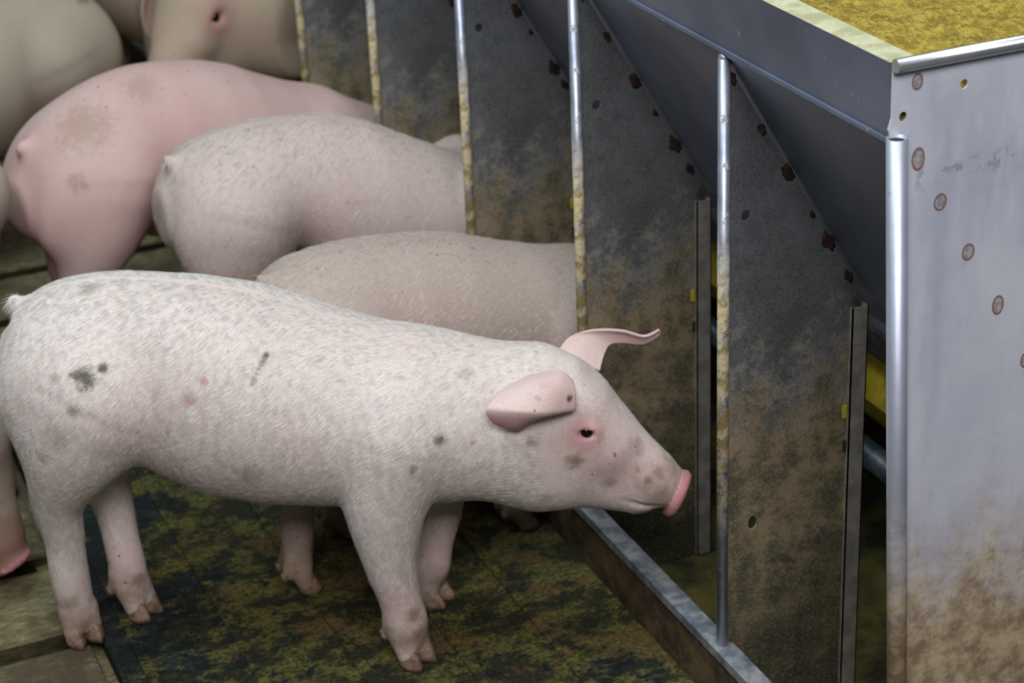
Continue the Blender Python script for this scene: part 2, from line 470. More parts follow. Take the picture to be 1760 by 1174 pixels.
def surface_nets(F, org, h):
    s = F < 0
    c = [s[i:F.shape[0]-1+i, j:F.shape[1]-1+j, k:F.shape[2]-1+k] for i in (0, 1) for j in (0, 1) for k in (0, 1)]
    cnt = sum(x.astype(np.int8) for x in c)
    act = (cnt > 0) & (cnt < 8)
    idx = np.full(act.shape, -1, np.int64); I = np.argwhere(act); idx[act] = np.arange(len(I))
    acc = np.zeros((len(I), 3)); n = np.zeros(len(I))
    cor = [(i, j, k) for i in (0, 1) for j in (0, 1) for k in (0, 1)]
    for a in cor:
        for b in cor:
            if sum(b)-sum(a) == 1 and all(q >= p for p, q in zip(a, b)):
                fa = F[I[:, 0]+a[0], I[:, 1]+a[1], I[:, 2]+a[2]]; fb = F[I[:, 0]+b[0], I[:, 1]+b[1], I[:, 2]+b[2]]
                x = (fa < 0) != (fb < 0)
                t = np.where(x, fa/np.where(x, fa-fb, 1), 0)
                p = np.array(a)[None]+t[:, None]*(np.array(b)-np.array(a))[None]
                acc += p*x[:, None]; n += x
    V = (I+acc/n[:, None])*h+org
    Q = []
    for ax in range(3):
        o1, o2 = [(1, 2), (2, 0), (0, 1)][ax]
        sl0 = [slice(None)]*3; sl1 = [slice(None)]*3
        sl0[ax] = slice(0, -1); sl1[ax] = slice(1, None)
        ch = s[tuple(sl0)] != s[tuple(sl1)]
        E_ = np.argwhere(ch)
        ok = (E_[:, o1] > 0) & (E_[:, o2] > 0) & (E_[:, o1] < F.shape[o1]-1) & (E_[:, o2] < F.shape[o2]-1)
        E_ = E_[ok]
        u = np.zeros(3, int); u[o1] = 1; v = np.zeros(3, int); v[o2] = 1
        g = lambda e: idx[e[:, 0], e[:, 1], e[:, 2]]
        q = np.stack([g(E_-u-v), g(E_-v), g(E_), g(E_-u)], 1)
        inside = s[E_[:, 0], E_[:, 1], E_[:, 2]]
        q[~inside] = q[~inside][:, ::-1]
        Q.append(q)
    return V, np.concatenate(Q)

def smooth_mesh(V, Q, it=3, lam=.5):
    e = np.concatenate([Q[:, [0, 1]], Q[:, [1, 2]], Q[:, [2, 3]], Q[:, [3, 0]]])
    for i in range(it):
        for L in (lam, -lam*1.03):
            a = np.zeros_like(V); n = np.zeros(len(V))
            for p, q in ((0, 1), (1, 0)):
                for c in range(3): a[:, c] += np.bincount(e[:, p], V[e[:, q], c], len(V))
                n += np.bincount(e[:, p], minlength=len(V))
            V = V+L*(a/n[:, None]-V)
    return V

def rotm(pitch, yaw, roll=0):
    cy, sy = math.cos(yaw), math.sin(yaw); cp, sp = math.cos(pitch), math.sin(pitch)
    cr, sr = math.cos(roll), math.sin(roll)
    Ry = np.array([[cp, 0, -sp], [0, 1, 0], [sp, 0, cp]])      # pitch: +up
    Rz = np.array([[cy, -sy, 0], [sy, cy, 0], [0, 0, 1]])
    Rx = np.array([[1, 0, 0], [0, cr, -sr], [0, sr, cr]])
    return Rz@Ry@Rx

BASE_TORSO = [
 (-.085, .400, .335, .030), (-.072, .430, .300, .062), (-.05, .452, .275, .080), (-.02, .466, .262, .092), (.02, .474, .262, .098), (.06, .477, .250, .098),
 (.10, .475, .226, .101), (.15, .471, .203, .113), (.22, .459, .192, .117), (.30, .430, .190, .112), (.36, .413, .190, .106),
 (.42, .405, .194, .100), (.47, .394, .196, .088), (.52, .385, .198, .076), (.56, .376, .205, .064), (.585, .350, .215, .040)]
# head points in the frame of the standing pig (before any turn of the head)
PIVOT = np.array([.47, 0, .29])
def head_field(P, R, T):
    X, Y, Z = P[:3]
    q = np.stack([X-PIVOT[0]-T[0], Y-PIVOT[1]-T[1], Z-PIVOT[2]-T[2]], 0).reshape(3, -1)
    q = (R.T@q).reshape(3, *X.shape)
    H = (q[0]+PIVOT[0], q[1], q[2]+PIVOT[2])
    d = ellip(H, (.547, 0, .305), (.070, .066, .074), math.radians(-35))          # cranium
    for sy in (-1, 1):
        d = sm_min(d, ellip(H, (.548, sy*.030, .250), (.060, .040, .052), math.radians(-10)), .03)   # cheeks / jowl
        d = sm_min(d, rcone(H, (.590, sy*.034, .322), (.625, sy*.028, .275), .022, .018), .02)  # brow and cheekbone
    d = sm_min(d, rcone(H, (.590, 0, .290), (.672, 0, .222), .052, .034), .03)      # muzzle
    d = sm_min(d, rcone(H, (.55, 0, .232), (.655, 0, .199), .042, .026), .03)      # jaw
    d = sm_min(d, rcone(H, (.664, 0, .226), (.692, 0, .208), .031, .0262), .010)
    # snout disc
    n = np.array([.894, -.447]); c = np.array([.7065, .1955])
    u = (H[0]-c[0])*n[0]+(H[2]-c[1])*n[1]; v = (H[0]-c[0])*(-n[1])+(H[2]-c[1])*n[0]
    rad = np.sqrt((v/.0300)**2+(H[1]/.0285)**2)*.029
    disc = np.sqrt(np.maximum(rad-.0250, 0)**2+np.maximum(np.abs(u)-.0010, 0)**2)-.0045
    d = sm_min(d, disc, .0035)
    # mouth line, nostrils, eye sockets
    for sy in (-1, 1):
        nos = rcone(H, (c[0]+.010, sy*.0105, c[1]+.000), (c[0]-.006, sy*.0115, c[1]+.008), .0048, .004)
        d = np.maximum(d, -nos)
        d = sm_min(d, ellip(H, (.6035, sy*.0525, .3070), (.0150, .0075, .0105), math.radians(-12)), .005)
        eye = ellip(H, (.6035, sy*.0610, .3055), (.0110, .012, .0062), math.radians(-14))
        d = -sm_min(-d, eye, .0025)
        mo = rcone(H, (.645, sy*.036, .203), (.690, sy*.022, .188), .003, .0025)
        d = -sm_min(-d, mo, .004)
    return d, H

def leg_chain(P, pts, k=.003):
    d = None
    A = np.array(pts, float); k_ = len(A); x = np.linspace(0, k_-1, (k_-1)*9+1)
    i = np.clip(x.astype(int), 0, k_-2); f = (x-i)[:, None]
    g = lambda j: A[np.clip(j, 0, k_-1)]
    p0, p1, p2, p3 = g(i-1), g(i), g(i+1), g(i+2)
    pts = .5*(2*p1+(p2-p0)*f+(2*p0-5*p1+4*p2-p3)*f*f+(3*p1-p0-3*p2+p3)*f**3)
    for a, b in zip(pts[:-1], pts[1:]):
        c = rcone(P, a[:3], b[:3], a[3], b[3]); d = c if d is None else np.minimum(d, c)
    return d

def foot_prims(P, f, out, yaw=0.):
    """pastern and two toes from the last chain point f=(x,y,z,r); toes point along +x, leaning by out"""
    x, y, z = f[:3]; cs, sn = math.cos(yaw), math.sin(yaw)
    T = lambda dx, dy, zz: (x+dx*cs-dy*sn, y+dx*sn+dy*cs, zz)
    d = None
    for s in (-1, 1):
        c = rcone(P, T(0, s*.0085, z), T(.012*out, s*.0122, .016), .0158, .0128)
        d = c if d is None else sm_min(d, c, .0015)
        dw = rcone(P, T(-.013, s*.012, z+.020), T(-.023, s*.015, z-.004), .0088, .0062)
        d = sm_min(d, dw, .004)
    return d

STD_LEGS = {
 'hn': [(.035, -.045, .350, .085), (.002, -.060, .290, .060), (-.030, -.054, .215, .0335), (-.036, -.042, .150, .0240), (-.038, -.036, .085, .0235), (-.036, -.032, .040, .021)],
 'hf': [(.045, .045, .350, .085), (.030, .058, .285, .054), (.000, .048, .205, .033), (.006, .038, .130, .0230), (.014, .030, .068, .0230), (.018, .028, .038, .0205)],
 'fn': [(.385, -.052, .300, .072), (.368, -.068, .230, .052), (.368, -.074, .150, .033), (.376, -.070, .090, .0260), (.381, -.068, .055, .0265), (.382, -.067, .038, .0225)],
 'ff': [(.385, .052, .300, .070), (.400, .066, .210, .047), (.408, .068, .140, .031), (.400, .066, .085, .0245), (.394, .066, .050, .0245), (.390, .066, .038, .021)],
}
def pig_field(P, spec):
    if 'warp' in spec:
        X, Y, Z = P
        wx = np.vectorize(spec['warp'])(np.linspace(-.2, .9, 300)); w1 = np.interp(X, np.linspace(-.2, .9, 300), wx)
        P = (X, Y, (Z-w1*np.clip((Z-.10)/.18, 0, 1)).astype(np.float32), Z)
    d = loft(P, spec.get('torso', BASE_TORSO))
    k = spec.get('k', .028)
    # ham and shoulder masses
    for sy in (-1, 1):
        d = sm_min(d, ellip(P, (-.004, sy*.056, .345), (.080, .054, .094), math.radians(12)), .022)
        d = sm_min(d, ellip(P, (.375, sy*.067, .285), (.060, .050, .095), math.radians(-8)), .014)
    # tail stub
    d = sm_min(d, rcone(P, (-.055, 0, .436), (-.067, 0, .445), .015, .009), .012)
    nk = spec.get('neck')
    if nk:
        for a, b in zip(nk[:-1], nk[1:]): d = sm_min(d, rcone(P, a[:3], b[:3], a[3], b[3]), .04)
    R, T = spec['headR'], spec['headT']
    hd, H = head_field(P, R, T)
    d = sm_min(d, hd, spec.get('hk', .03))
    for key, out in (('hn', .5), ('hf', .8), ('fn', .7), ('ff', .5)):
        c = spec['legs'][key]
        kk = .022 if key[0] == 'h' else .010
        A = np.array(c); lo_ = (A[:, :3]-A[:, 3:]).min(0)-.035; hi_ = (A[:, :3]+A[:, 3:]).max(0)+.035; lo_[2] = -1
        x_, y_, z_ = P[0][:, 0, 0], P[1][0, :, 0], P[3][0, 0, :] if len(P) > 3 else P[2][0, 0, :]
        sl = tuple(slice(*np.searchsorted(q, (lo_[i]-(0 if i < 2 else .1), hi_[i]+(0 if i < 2 else .1)))) for i, q in enumerate((x_, y_, z_)))
        Ps = tuple(p[sl] for p in P[:3])
        L = sm_min(leg_chain(Ps, c), foot_prims(Ps, c[-1], out, spec.get('yaw', {}).get(key, 0)), .010)
        d[sl] = sm_min(d[sl], L, kk)
    return d

def mesh_pig(spec, h):
    lo = np.array(spec.get('lo', (-.12, -.16, -.01))); hi = np.array(spec.get('hi', (.76, .16, .52)))
    n = np.ceil((hi-lo)/h).astype(int)
    ax = [lo[i]+h*np.arange(n[i]) for i in range(3)]
    P = np.meshgrid(*ax, indexing='ij'); P = [p.astype(np.float32) for p in P]
    F = pig_field(P, spec).astype(np.float64)
    # keep the border outside
    F[0] = F[-1] = 1; F[:, 0] = 1; F[:, -1] = 1; F[:, :, 0] = 1; F[:, :, -1] = 1
    V, Q = surface_nets(F, lo, h)
    V = smooth_mesh(V, Q, 4)
    return V, Q

def head_pt(spec, p):
    p = np.array(p, float); return spec['headR']@(p-PIVOT)+PIVOT+spec['headT']

def pig_skin(name, pale, pink, spots=(), dirtamt=.35):
    s = NT(name)
    big = s.noise(6, 4, .6); mid = s.noise(22, 5, .65); fine = s.noise(240, 3, .6)
    streak = s.noise(70, 4, .65, s.scale(s.obj(), (1, 1, .35)))
    f = s.math('ADD', s.attr('pink'), s.math('MULTIPLY', s.math('SUBTRACT', big, .5), 1.25))
    f = s.math('ADD', f, s.math('MULTIPLY', s.math('SUBTRACT', mid, .5), .35))
    col = s.mix(s.ramp(f, 0, 1), pale, pink)
    col = s.mix(s.math('MULTIPLY', s.ramp(f, .9, 1.6), 1), col, (.54, .23, .24))
    # brownish dirt, most on the lower legs and the face
    dd = s.math('ADD', s.attr('dirt'), s.math('MULTIPLY', s.math('SUBTRACT', s.noise(16, 6, .7), .5), 1.5))
    col = s.mix(s.ramp(dd, .55, 1.1, 0, .75), col, (.27, .19, .11))
    fr = s.math('MULTIPLY', s.ramp(s.noise(150, 2, .5), .70, .74), s.ramp(s.attr('dirt'), .18, .4))
    col = s.mix(fr, col, (.10, .05, .035))
    sp_ = s.noise(420, 4, .8)
    col = s.mix(s.ramp(sp_, .36, .5, .22, 0), col, (.34, .22, .18))
    col = stain(s, col, spots)
    s.bump(s.math('ADD', s.math('MULTIPLY', fine, .5), streak), .35, .0022)
    s.b.inputs['Subsurface Weight'].default_value = .12
    s.b.inputs['Subsurface Radius'].default_value = (1, .35, .2)
    s.b.inputs['Subsurface Scale'].default_value = .012
    s.b.inputs['Specular IOR Level'].default_value = .3
    return s.out(col, .62, 0)

EYE = NT('eye_dark'); EYE.out((.006, .004, .004), .08, 0)
EYE = EYE.m
TEAT = simple('teat_pink', (.62, .34, .32), (.72, .45, .42), 60, .6)
HOOF = simple('hoof_horn', (.12, .07, .04), (.33, .21, .145), 60, .6, 0, .4)
def stain(s, col, spots):
    for (c, r, cc, st) in spots:
        nz = s.math('MULTIPLY', s.math('SUBTRACT', s.noise(80, 5, .75), .5), 2.2)
        d = s.math('DIVIDE', s.vm('DISTANCE', s.obj(), tuple(c)), r)
        col = s.mix(s.ramp(s.math('ADD', d, nz), .2, 1.25, st, 0), col, cc)
    return col
def hair_mat(name, c, spots=()):
    s = NT(name); s.b.inputs['Specular IOR Level'].default_value = .4
    t = s.noise(120, 4, .6, s.scale(s.obj(), (1, 1, .5)))
    col = stain(s, s.mix(s.ramp(t, .38, .6), tuple(q*.72 for q in c), c), spots)
    zz = s.math('ADD', s.sep()[2], s.math('MULTIPLY', s.math('SUBTRACT', s.noise(30, 5, .7), .5), .16))
    return s.out(s.mix(s.ramp(zz, .03, .11, .85, 0), col, (.26, .18, .11)), .45, 0)

def grid_surface(rows, n=28, m=22):
    """smooth surface through a small net of points"""
    R = np.array(rows, float)                                   # rows x cols x 3
    def cr(A, t):                                               # catmull-rom along axis 0
        k = len(A); x = t*(k-1); i = np.clip(x.astype(int), 0, k-2); f = (x-i)[:, None, None]
        g = lambda j: A[np.clip(j, 0, k-1)]
        p0, p1, p2, p3 = g(i-1), g(i), g(i+1), g(i+2)
        return .5*(2*p1+(p2-p0)*f+(2*p0-5*p1+4*p2-p3)*f*f+(3*p1-p0-3*p2+p3)*f**3)
    A = cr(R, np.linspace(0, 1, n)); A = cr(A.transpose(1, 0, 2), np.linspace(0, 1, m))
    return A                                                    # m x n x 3
def ear(parent, rows, mat, thick=.0035, tf=tuple):
    A = grid_surface([[tf(p) for p in row] for row in rows]); m_, n_ = A.shape[:2]
    t = np.tile(np.linspace(0, 1, n_), m_)
    pk = (.50+np.clip((t-.60)/.12, 0, 1)*(.65 if rows is NEAR_EAR_P1 else .1)).astype(np.float32)
    i = np.arange((m_-1)*(n_-1)); a = (i//(n_-1))*n_+i % (n_-1)
    F = np.stack([a, a+n_, a+n_+1, a+1], 1)
    me = bpy.data.meshes.new('ear'); me.from_pydata(A.reshape(-1, 3).tolist(), [], F.tolist()); me.update()
    at = me.attributes.new('pink', 'FLOAT', 'POINT'); at.data.foreach_set('value', pk)
    at = me.attributes.new('dirt', 'FLOAT', 'POINT'); at.data.foreach_set('value', np.full(len(me.vertices), .30, np.float32))
    o = link('ear', me, mat, parent, True)
    so = o.modifiers.new('thickness', 'SOLIDIFY'); so.thickness = thick; so.offset = 0; so.use_rim = True
    sb = o.modifiers.new('soft', 'SUBSURF'); sb.levels = 1; sb.render_levels = 1
    return o

def hooves(parent, spec, skinmat):
    for key, out in (('hn', .5), ('hf', .8), ('fn', .7), ('ff', .5)):
        x, y, z = spec['legs'][key][-1][:3]; yw = spec.get('yaw', {}).get(key, 0); cs, sn = math.cos(yw), math.sin(yw)
        bm = bmesh.new()
        for s_ in (-1, 1):
            # claw: wedge from a rounded ring, flat sole
            N = 18; prev = None
            for li, (zz, sc, dx) in enumerate(((.024, .80, -.002), (.016, 1.03, .001), (.007, 1.10, .004), (.001, 1.08, .006))):
                ring = []
                for t in range(N):
                    a = 2*math.pi*t/N
                    px = math.cos(a); py = math.sin(a)
                    ex = .0150*sc*px*(1.15 if px > 0 else .9); ey = .0112*sc*py*(1-.45*max(px, 0)**2)
                    fx = .012*out+dx+ex; fy = s_*.0124+ey
                    ring.append(bm.verts.new((x+fx*cs-fy*sn, y+fx*sn+fy*cs, zz)))
                if prev:
                    for t in range(N): bm.faces.new((prev[t], prev[(t+1) % N], ring[(t+1) % N], ring[t]))
                else: bm.faces.new(ring)
                prev = ring
            bm.faces.new(prev[::-1])
            # dew claw tip
            fx, fy = -.0235, s_*.0152; zt = z-.006
            bmesh.ops.create_cone(bm, segments=12, radius1=.0030, radius2=.0066, depth=.016, cap_ends=True, matrix=Matrix.Translation((x+fx*cs-fy*sn, y+fx*sn+fy*cs, max(zt, .010))))
        link('hoof', from_bm(bm, 'hoof'), HOOF, parent, True)

def grow_hair(V, Q, N, flow, length, width, mat, parent, keep=None, seed=1):
    r = np.random.default_rng(seed)
    A, B, C, D = (V[Q[:, i]] for i in range(4))
    nrm = np.cross(C-A, D-B); ar = np.linalg.norm(nrm, axis=1); nrm = nrm/np.maximum(ar, 1e-12)[:, None]
    w_ = ar.copy(); ctr = (A+B+C+D)/4
    if keep is not None: w_ = w_*keep(ctr, nrm)
    f = r.choice(len(Q), N, p=w_/w_.sum())
    u, v = r.random((2, N, 1))
    p = (A[f]*(1-u)+B[f]*u)*(1-v)+(D[f]*(1-u)+C[f]*u)*v
    n = nrm[f]
    d = flow(p)
    # low frequency wander and clumps
    for k, (a, b) in enumerate(((23, .16), (61, .10), (140, .05))):
        ph = r.random(3)*6
        d = d+b*np.stack([np.sin(a*p[:, 2]+ph[0]+2*np.sin(a*.7*p[:, 0])), np.sin(a*p[:, 0]+ph[1]), np.sin(a*p[:, 0]*1.1+a*.6*p[:, 2]+ph[2])], 1)
    d = d+r.normal(0, .09, d.shape)
    d -= n*(d*n).sum(1, keepdims=True); d /= np.linalg.norm(d, axis=1, keepdims=True)+1e-9
    lift = r.uniform(.04, .16, (N, 1))
    L = length(p)[:, None]*r.uniform(.6, 1.2, (N, 1))
    s = np.cross(n, d)+r.normal(0, .25, d.shape); s /= np.linalg.norm(s, axis=1, keepdims=True)
    W = width*r.uniform(.7, 1.2, (N, 1))
    m1 = p+(d+n*lift)*L*.5; tip = p+(d+n*lift*.45)*L
    base = p-n*.0006
    VV = np.stack([base-s*W, base+s*W, m1-s*W*.8, m1+s*W*.8, tip], 1).reshape(-1, 3)
    me = bpy.data.meshes.new('hair')
    k = np.arange(N)*5
    me.vertices.add(N*5); me.vertices.foreach_set('co', VV.astype(np.float32).ravel())
    lv = np.stack([k, k+1, k+3, k+2, k+2, k+3, k+4], 1).ravel()
    me.loops.add(N*7); me.loops.foreach_set('vertex_index', lv.astype(np.int32))
    me.polygons.add(N*2)
    ls = np.stack([np.arange(N)*7, np.arange(N)*7+4], 1).ravel()
    me.polygons.foreach_set('loop_start', ls.astype(np.int32))
    me.update(); me.validate()
    o = link('hair', me, mat, parent, True); o['kind'] = 'stuff'
    return o

def make_pig(label, loc, heading, spec, skin, h=.006, scale=1.0, hair=0, hair_m=None, hlen=1.0, hwid=.00016, near_ear=None, far_ear=None, group=None, pinkfn=None, VQ=None):
    root = empty('pig', loc, heading); root.scale = (scale,)*3
    tag(root, label, 'pig', group='piglets in the pen')
    spec = dict(spec); spec.setdefault('legs', STD_LEGS); spec.setdefault('headR', np.eye(3)); spec.setdefault('headT', np.zeros(3))
    V, Q = VQ if VQ is not None else mesh_pig(spec, h)
    me = bpy.data.meshes.new('body'); me.from_pydata(V.tolist(), [], Q.tolist()); me.update()
    H = (V-PIVOT-spec['headT'])@spec['headR']+PIVOT
    g = lambda c, r: np.exp(-(((H-np.array(c))/r)**2).sum(1))
    pk = .12+0*V[:, 0]
    pk += .45*g((.64, -.04, .25), .05)
    pk += .95*(g((.603, -.055, .306), .024)+g((.603, .055, .306), .027))
    un = (H[:, 0]-.7065)*.894+(H[:, 2]-.1955)*-.447
    inhead = (np.abs(H[:, 1]) < .06) & (H[:, 0] > .62)
    pk += np.where(inhead, np.clip((un+.010)/.008, 0, 1)*1.6+np.clip((un+.07)/.07, 0, 1)*.35, 0)
    pk += .35*np.exp(-((V[:, 2]-.20)/.05)**2)*((V[:, 0] > .08) & (V[:, 0] < .33))
    pk += .35*np.exp(-(((V[:, 0]-.12)/.09)**2+((V[:, 2]-.30)/.09)**2))
    pk += .25*np.clip((.20-V[:, 2])/.1, 0, 1)
    if pinkfn is not None: pk += pinkfn(V)
    if 'muzzle_pink' in spec: pk += np.where(inhead, np.clip((un+.06)/.03, 0, 1)*spec['muzzle_pink'], 0)
    dt = .10+.12*(VQ is None)+.22*np.clip((V[:, 2]-.41)/.06, 0, 1)*(VQ is None)+.85*np.clip((.13-V[:, 2])/.09, 0, 1)
    dt += np.where(inhead, .55*np.clip((un+.09)/.06, 0, 1), 0)+.30*g((.60, -.05, .26), .04)+.35*g((.66, -.03, .235), .04)+.25*g((.64, 0, .275), .035)
    dt -= np.where(inhead, 1.1*np.clip((un+.008)/.006, 0, 1), 0)
    for nm, ar in (('pink', pk), ('dirt', dt)):
        at = me.attributes.new(nm, 'FLOAT', 'POINT'); at.data.foreach_set('value', ar.astype(np.float32))
    body = link('body', me, skin, root, True)
    hooves(root, spec, skin)
    R, T = spec['headR'], spec['headT']
    if VQ is not None:
        for tx_, ty_ in ((.075, -.035), (.118, -.034), (.160, -.032), (.200, -.030), (.118, .03), (.160, .03)):
            q = V[(np.abs(V[:, 0]-tx_) < .006) & (np.abs(V[:, 1]-ty_) < .006) & (V[:, 2] < .3)]
            z0 = q[:, 2].min()+.002
            bm = bmesh.new(); bmesh.ops.create_cone(bm, segments=12, radius1=.0028, radius2=.0042, depth=.010, cap_ends=True, matrix=Matrix.Translation((tx_, ty_, z0-.004)))
            bmesh.ops.bevel(bm, geom=bm.edges[:], offset=.0008, segments=2, affect='EDGES')
            link('teat', from_bm(bm, 'teat'), TEAT, root, True)
    for sy in (-1, 1):
        c = head_pt(spec, (.6035, sy*.0505, .3060))
        bm = bmesh.new(); bmesh.ops.create_uvsphere(bm, u_segments=20, v_segments=12, radius=.0086, matrix=Matrix.Translation(Vector(c)))
        link('eye', from_bm(bm, 'eye'), EYE, root, True)
    NE = near_ear or NEAR_EAR; FE = far_ear or [[(x, -y, z) for x, y, z in row] for row in NEAR_EAR]
    for rows in (NE, FE):
        ear(root, rows, skin, tf=lambda p: tuple(head_pt(spec, p)))
    if hair:
        def flow(p):
            q = np.stack([-np.ones(len(p)), 0*p[:, 0], -.75*np.ones(len(p))], 1)
            top = np.clip((p[:, 2]-.40)/.06, 0, 1)
            q[:, 2] -= .1; q[:, 1] += np.sign(p[:, 1])*.55*top
            low = np.clip((.26-p[:, 2])/.06, 0, 1); inl = ((p[:, 0] < .08) | ((p[:, 0] > .30) & (p[:, 0] < .45)))
            q[:, 2] -= 2.0*low*inl; q[:, 2] += .55*low*(~inl)
            hd = np.clip((p[:, 0]-.50)/.06, 0, 1)[:, None]
            q = q*(1-hd)+hd*np.array([-.75, 0, .35])
            return q
        def length(p):
            L = .013+.005*np.clip((p[:, 2]-.42)/.05, 0, 1)
            L = np.where(p[:, 0] > .56, .006, L); L = np.where(p[:, 0] > .66, .003, L)
            L = np.where((p[:, 2] < .12) & (p[:, 0] < .5), .0065, L)
            return L*hlen
        def keep(c, n):
            k = np.where(c[:, 2] < .035, 0, 1.0)*np.where(c[:, 2] < .10, .45, 1.0)*np.where(c[:, 0] > .694, 0, 1.0)
            k *= np.where(n[:, 1] > .55, .15, 1.0)
            k *= np.where(((c[:, 0]-.603)**2+(c[:, 2]-.306)**2) < .017**2, 0, 1.0)
            return k
        grow_hair(V, Q, hair, flow, length, hwid, hair_m, root, keep)
    return root, V, Q

# near ear: laid back over the cheek with its tip folded down (head frame)
NEAR_EAR = [
 [(.528, -.038, .372), (.555, -.040, .382), (.590, -.044, .380), (.603, -.046, .352)],
 [(.510, -.066, .368), (.545, -.068, .376), (.582, -.068, .368), (.600, -.060, .345)],
 [(.492, -.092, .356), (.530, -.094, .352), (.566, -.086, .344), (.592, -.068, .334)],
 [(.498, -.092, .338), (.528, -.092, .340), (.560, -.084, .336), (.586, -.066, .330)],
 [(.508, -.080, .322), (.528, -.080, .326), (.552, -.076, .331), (.580, -.064, .329)]]
NEAR_EAR_P1 = [
 [(.530, -.040, .366), (.552, -.044, .377), (.577, -.048, .380), (.590, -.050, .370)],
 [(.508, -.070, .360), (.540, -.074, .370), (.572, -.072, .372), (.593, -.064, .358)],
 [(.492, -.096, .352), (.526, -.100, .351), (.558, -.092, .347), (.588, -.070, .336)],
 [(.489, -.100, .344), (.524, -.103, .343), (.556, -.094, .339), (.585, -.069, .332)],
 [(.495, -.094, .326), (.520, -.095, .322), (.544, -.088, .327), (.578, -.068, .329)],
 [(.506, -.084, .313), (.522, -.084, .309), (.538, -.081, .318), (.570, -.068, .327)]]
NEAR_EAR_P1 = [[(x+(.006 if i > 1 else 0), y, z+(0, .006, .011, .011, .014, .016)[i]) for x, y, z in row] for i, row in enumerate(NEAR_EAR_P1)]
FAR_EAR = [
 [(.560, .036, .350), (.588, .040, .352), (.615, .042, .336)],
 [(.576, .056, .372), (.598, .060, .366), (.620, .060, .350)],
 [(.604, .072, .376), (.615, .080, .366), (.626, .082, .352)],
 [(.640, .088, .368), (.640, .094, .360), (.642, .096, .348)],
 [(.666, .094, .358), (.666, .098, .352), (.666, .100, .345)],
 [(.684, .098, .365), (.686, .100, .362), (.686, .100, .358)]]

P1LOC = (-.600, .845, 0); P1H = -math.atan2(.48, .877)
def pig_local(px, py, off, loc=P1LOC, hd=P1H):
    """point of the pig's own frame seen at (px, py), on its plane y = off"""
    d = CR*((px-880)/3583.45)-CU*((py-587)/3583.45)+CF
    l = Vector((-math.sin(hd), math.cos(hd), 0)); f = Vector((math.cos(hd), math.sin(hd), 0))
    C0 = Vector((-.98046, -1.41248, 1.43536)); o = Vector(loc)+l*off
    t = ((o-C0) @ l)/(d @ l) if False else (o-C0).dot(l)/d.dot(l)
    p = C0+d*t-Vector(loc); return (p.dot(f), off, p.z)
OLIVE = (.10, .085, .035); BRN = (.22, .15, .08); RED = (.55, .20, .20)
NEAR = {'headR': np.eye(3), 'headT': np.zeros(3), 'legs': STD_LEGS, 'yaw': {'hn': -.85, 'hf': -.45, 'fn': -.6, 'ff': -.4}}
VQ1 = mesh_pig(NEAR, HV)
def on_skin(px, py):
    """where the line of sight meets the near pig's skin, in the pig's own frame"""
    d = CR*((px-880)/3583.45)-CU*((py-587)/3583.45)+CF
    Ri = Matrix.Rotation(-P1H, 3, 'Z')
    o = np.array(Ri @ (Vector((-.98046, -1.41248, 1.43536))-Vector(P1LOC))); u = np.array((Ri @ d).normalized())
    V = VQ1[0]; t = (V-o)@u; q = np.linalg.norm(V-o-t[:, None]*u, axis=1)
    t = np.where(q < .006, t, 9e9); return tuple(o+u*t.min())
def sp(px, py, r, c=OLIVE, st=.9): return (on_skin(px, py), r, c, st)
spots1 = [sp(147, 650, .0150), sp(178, 632, .008), sp(128, 642, .008, OLIVE, .7), sp(124, 710, .009, BRN, .6), sp(458, 609, .0045), sp(453, 618, .0045, BRN, .6), sp(449, 626, .0042, BRN, .55), sp(445, 634, .0042, BRN, .5), sp(441, 642, .004, BRN, .5), sp(437, 651, .004, BRN, .45), sp(433, 660, .0035, BRN, .4),
          sp(758, 757, .009, OLIVE, .8), sp(712, 810, .008, BRN, .6), sp(286, 748, .005, BRN, .6), sp(152, 492, .012, BRN, .4), sp(90, 650, .007, BRN, .4),
          sp(350, 655, .006, RED, .5), sp(325, 690, .008, RED, .5), sp(812, 762, .004, (.6, .25, .12), .6), sp(430, 822, .022, BRN, .35), sp(988, 795, .013, BRN, .75),
          sp(915, 762, .008, BRN, .45), sp(1045, 833, .012, BRN, .55), sp(1098, 810, .006, BRN, .8), sp(1115, 828, .006, BRN, .8), sp(1100, 768, .014, BRN, .45), sp(1135, 812, .012, BRN, .6), sp(1030, 762, .003, (.25, .06, .02), .9),
          sp(940, 860, .010, BRN, .35), sp(95, 868, .004, BRN, .7), sp(737, 1025, .008, OLIVE, .5), sp(715, 1060, .014, BRN, .75), sp(725, 1090, .010, BRN, .7),
          sp(240, 1000, .014, BRN, .6), sp(120, 1040, .014, BRN, .5), sp(800, 640, .010, BRN, .3), sp(70, 790, .012, BRN, .35), sp(95, 760, .02, BRN, .3), sp(360, 980, .01, BRN, .3)]
spots1 += [(pig_local(925, 684, -.095), .0055, (.05, .035, .02), .95), (pig_local(978, 686, -.075), .006, (.06, .045, .02), .9), (pig_local(905, 705, -.095), .003, (.2, .06, .04), .8), (pig_local(940, 655, -.08), .012, (.45, .36, .36), .5)]
PALE = (.78, .66, .60); PINK = (.72, .44, .42)

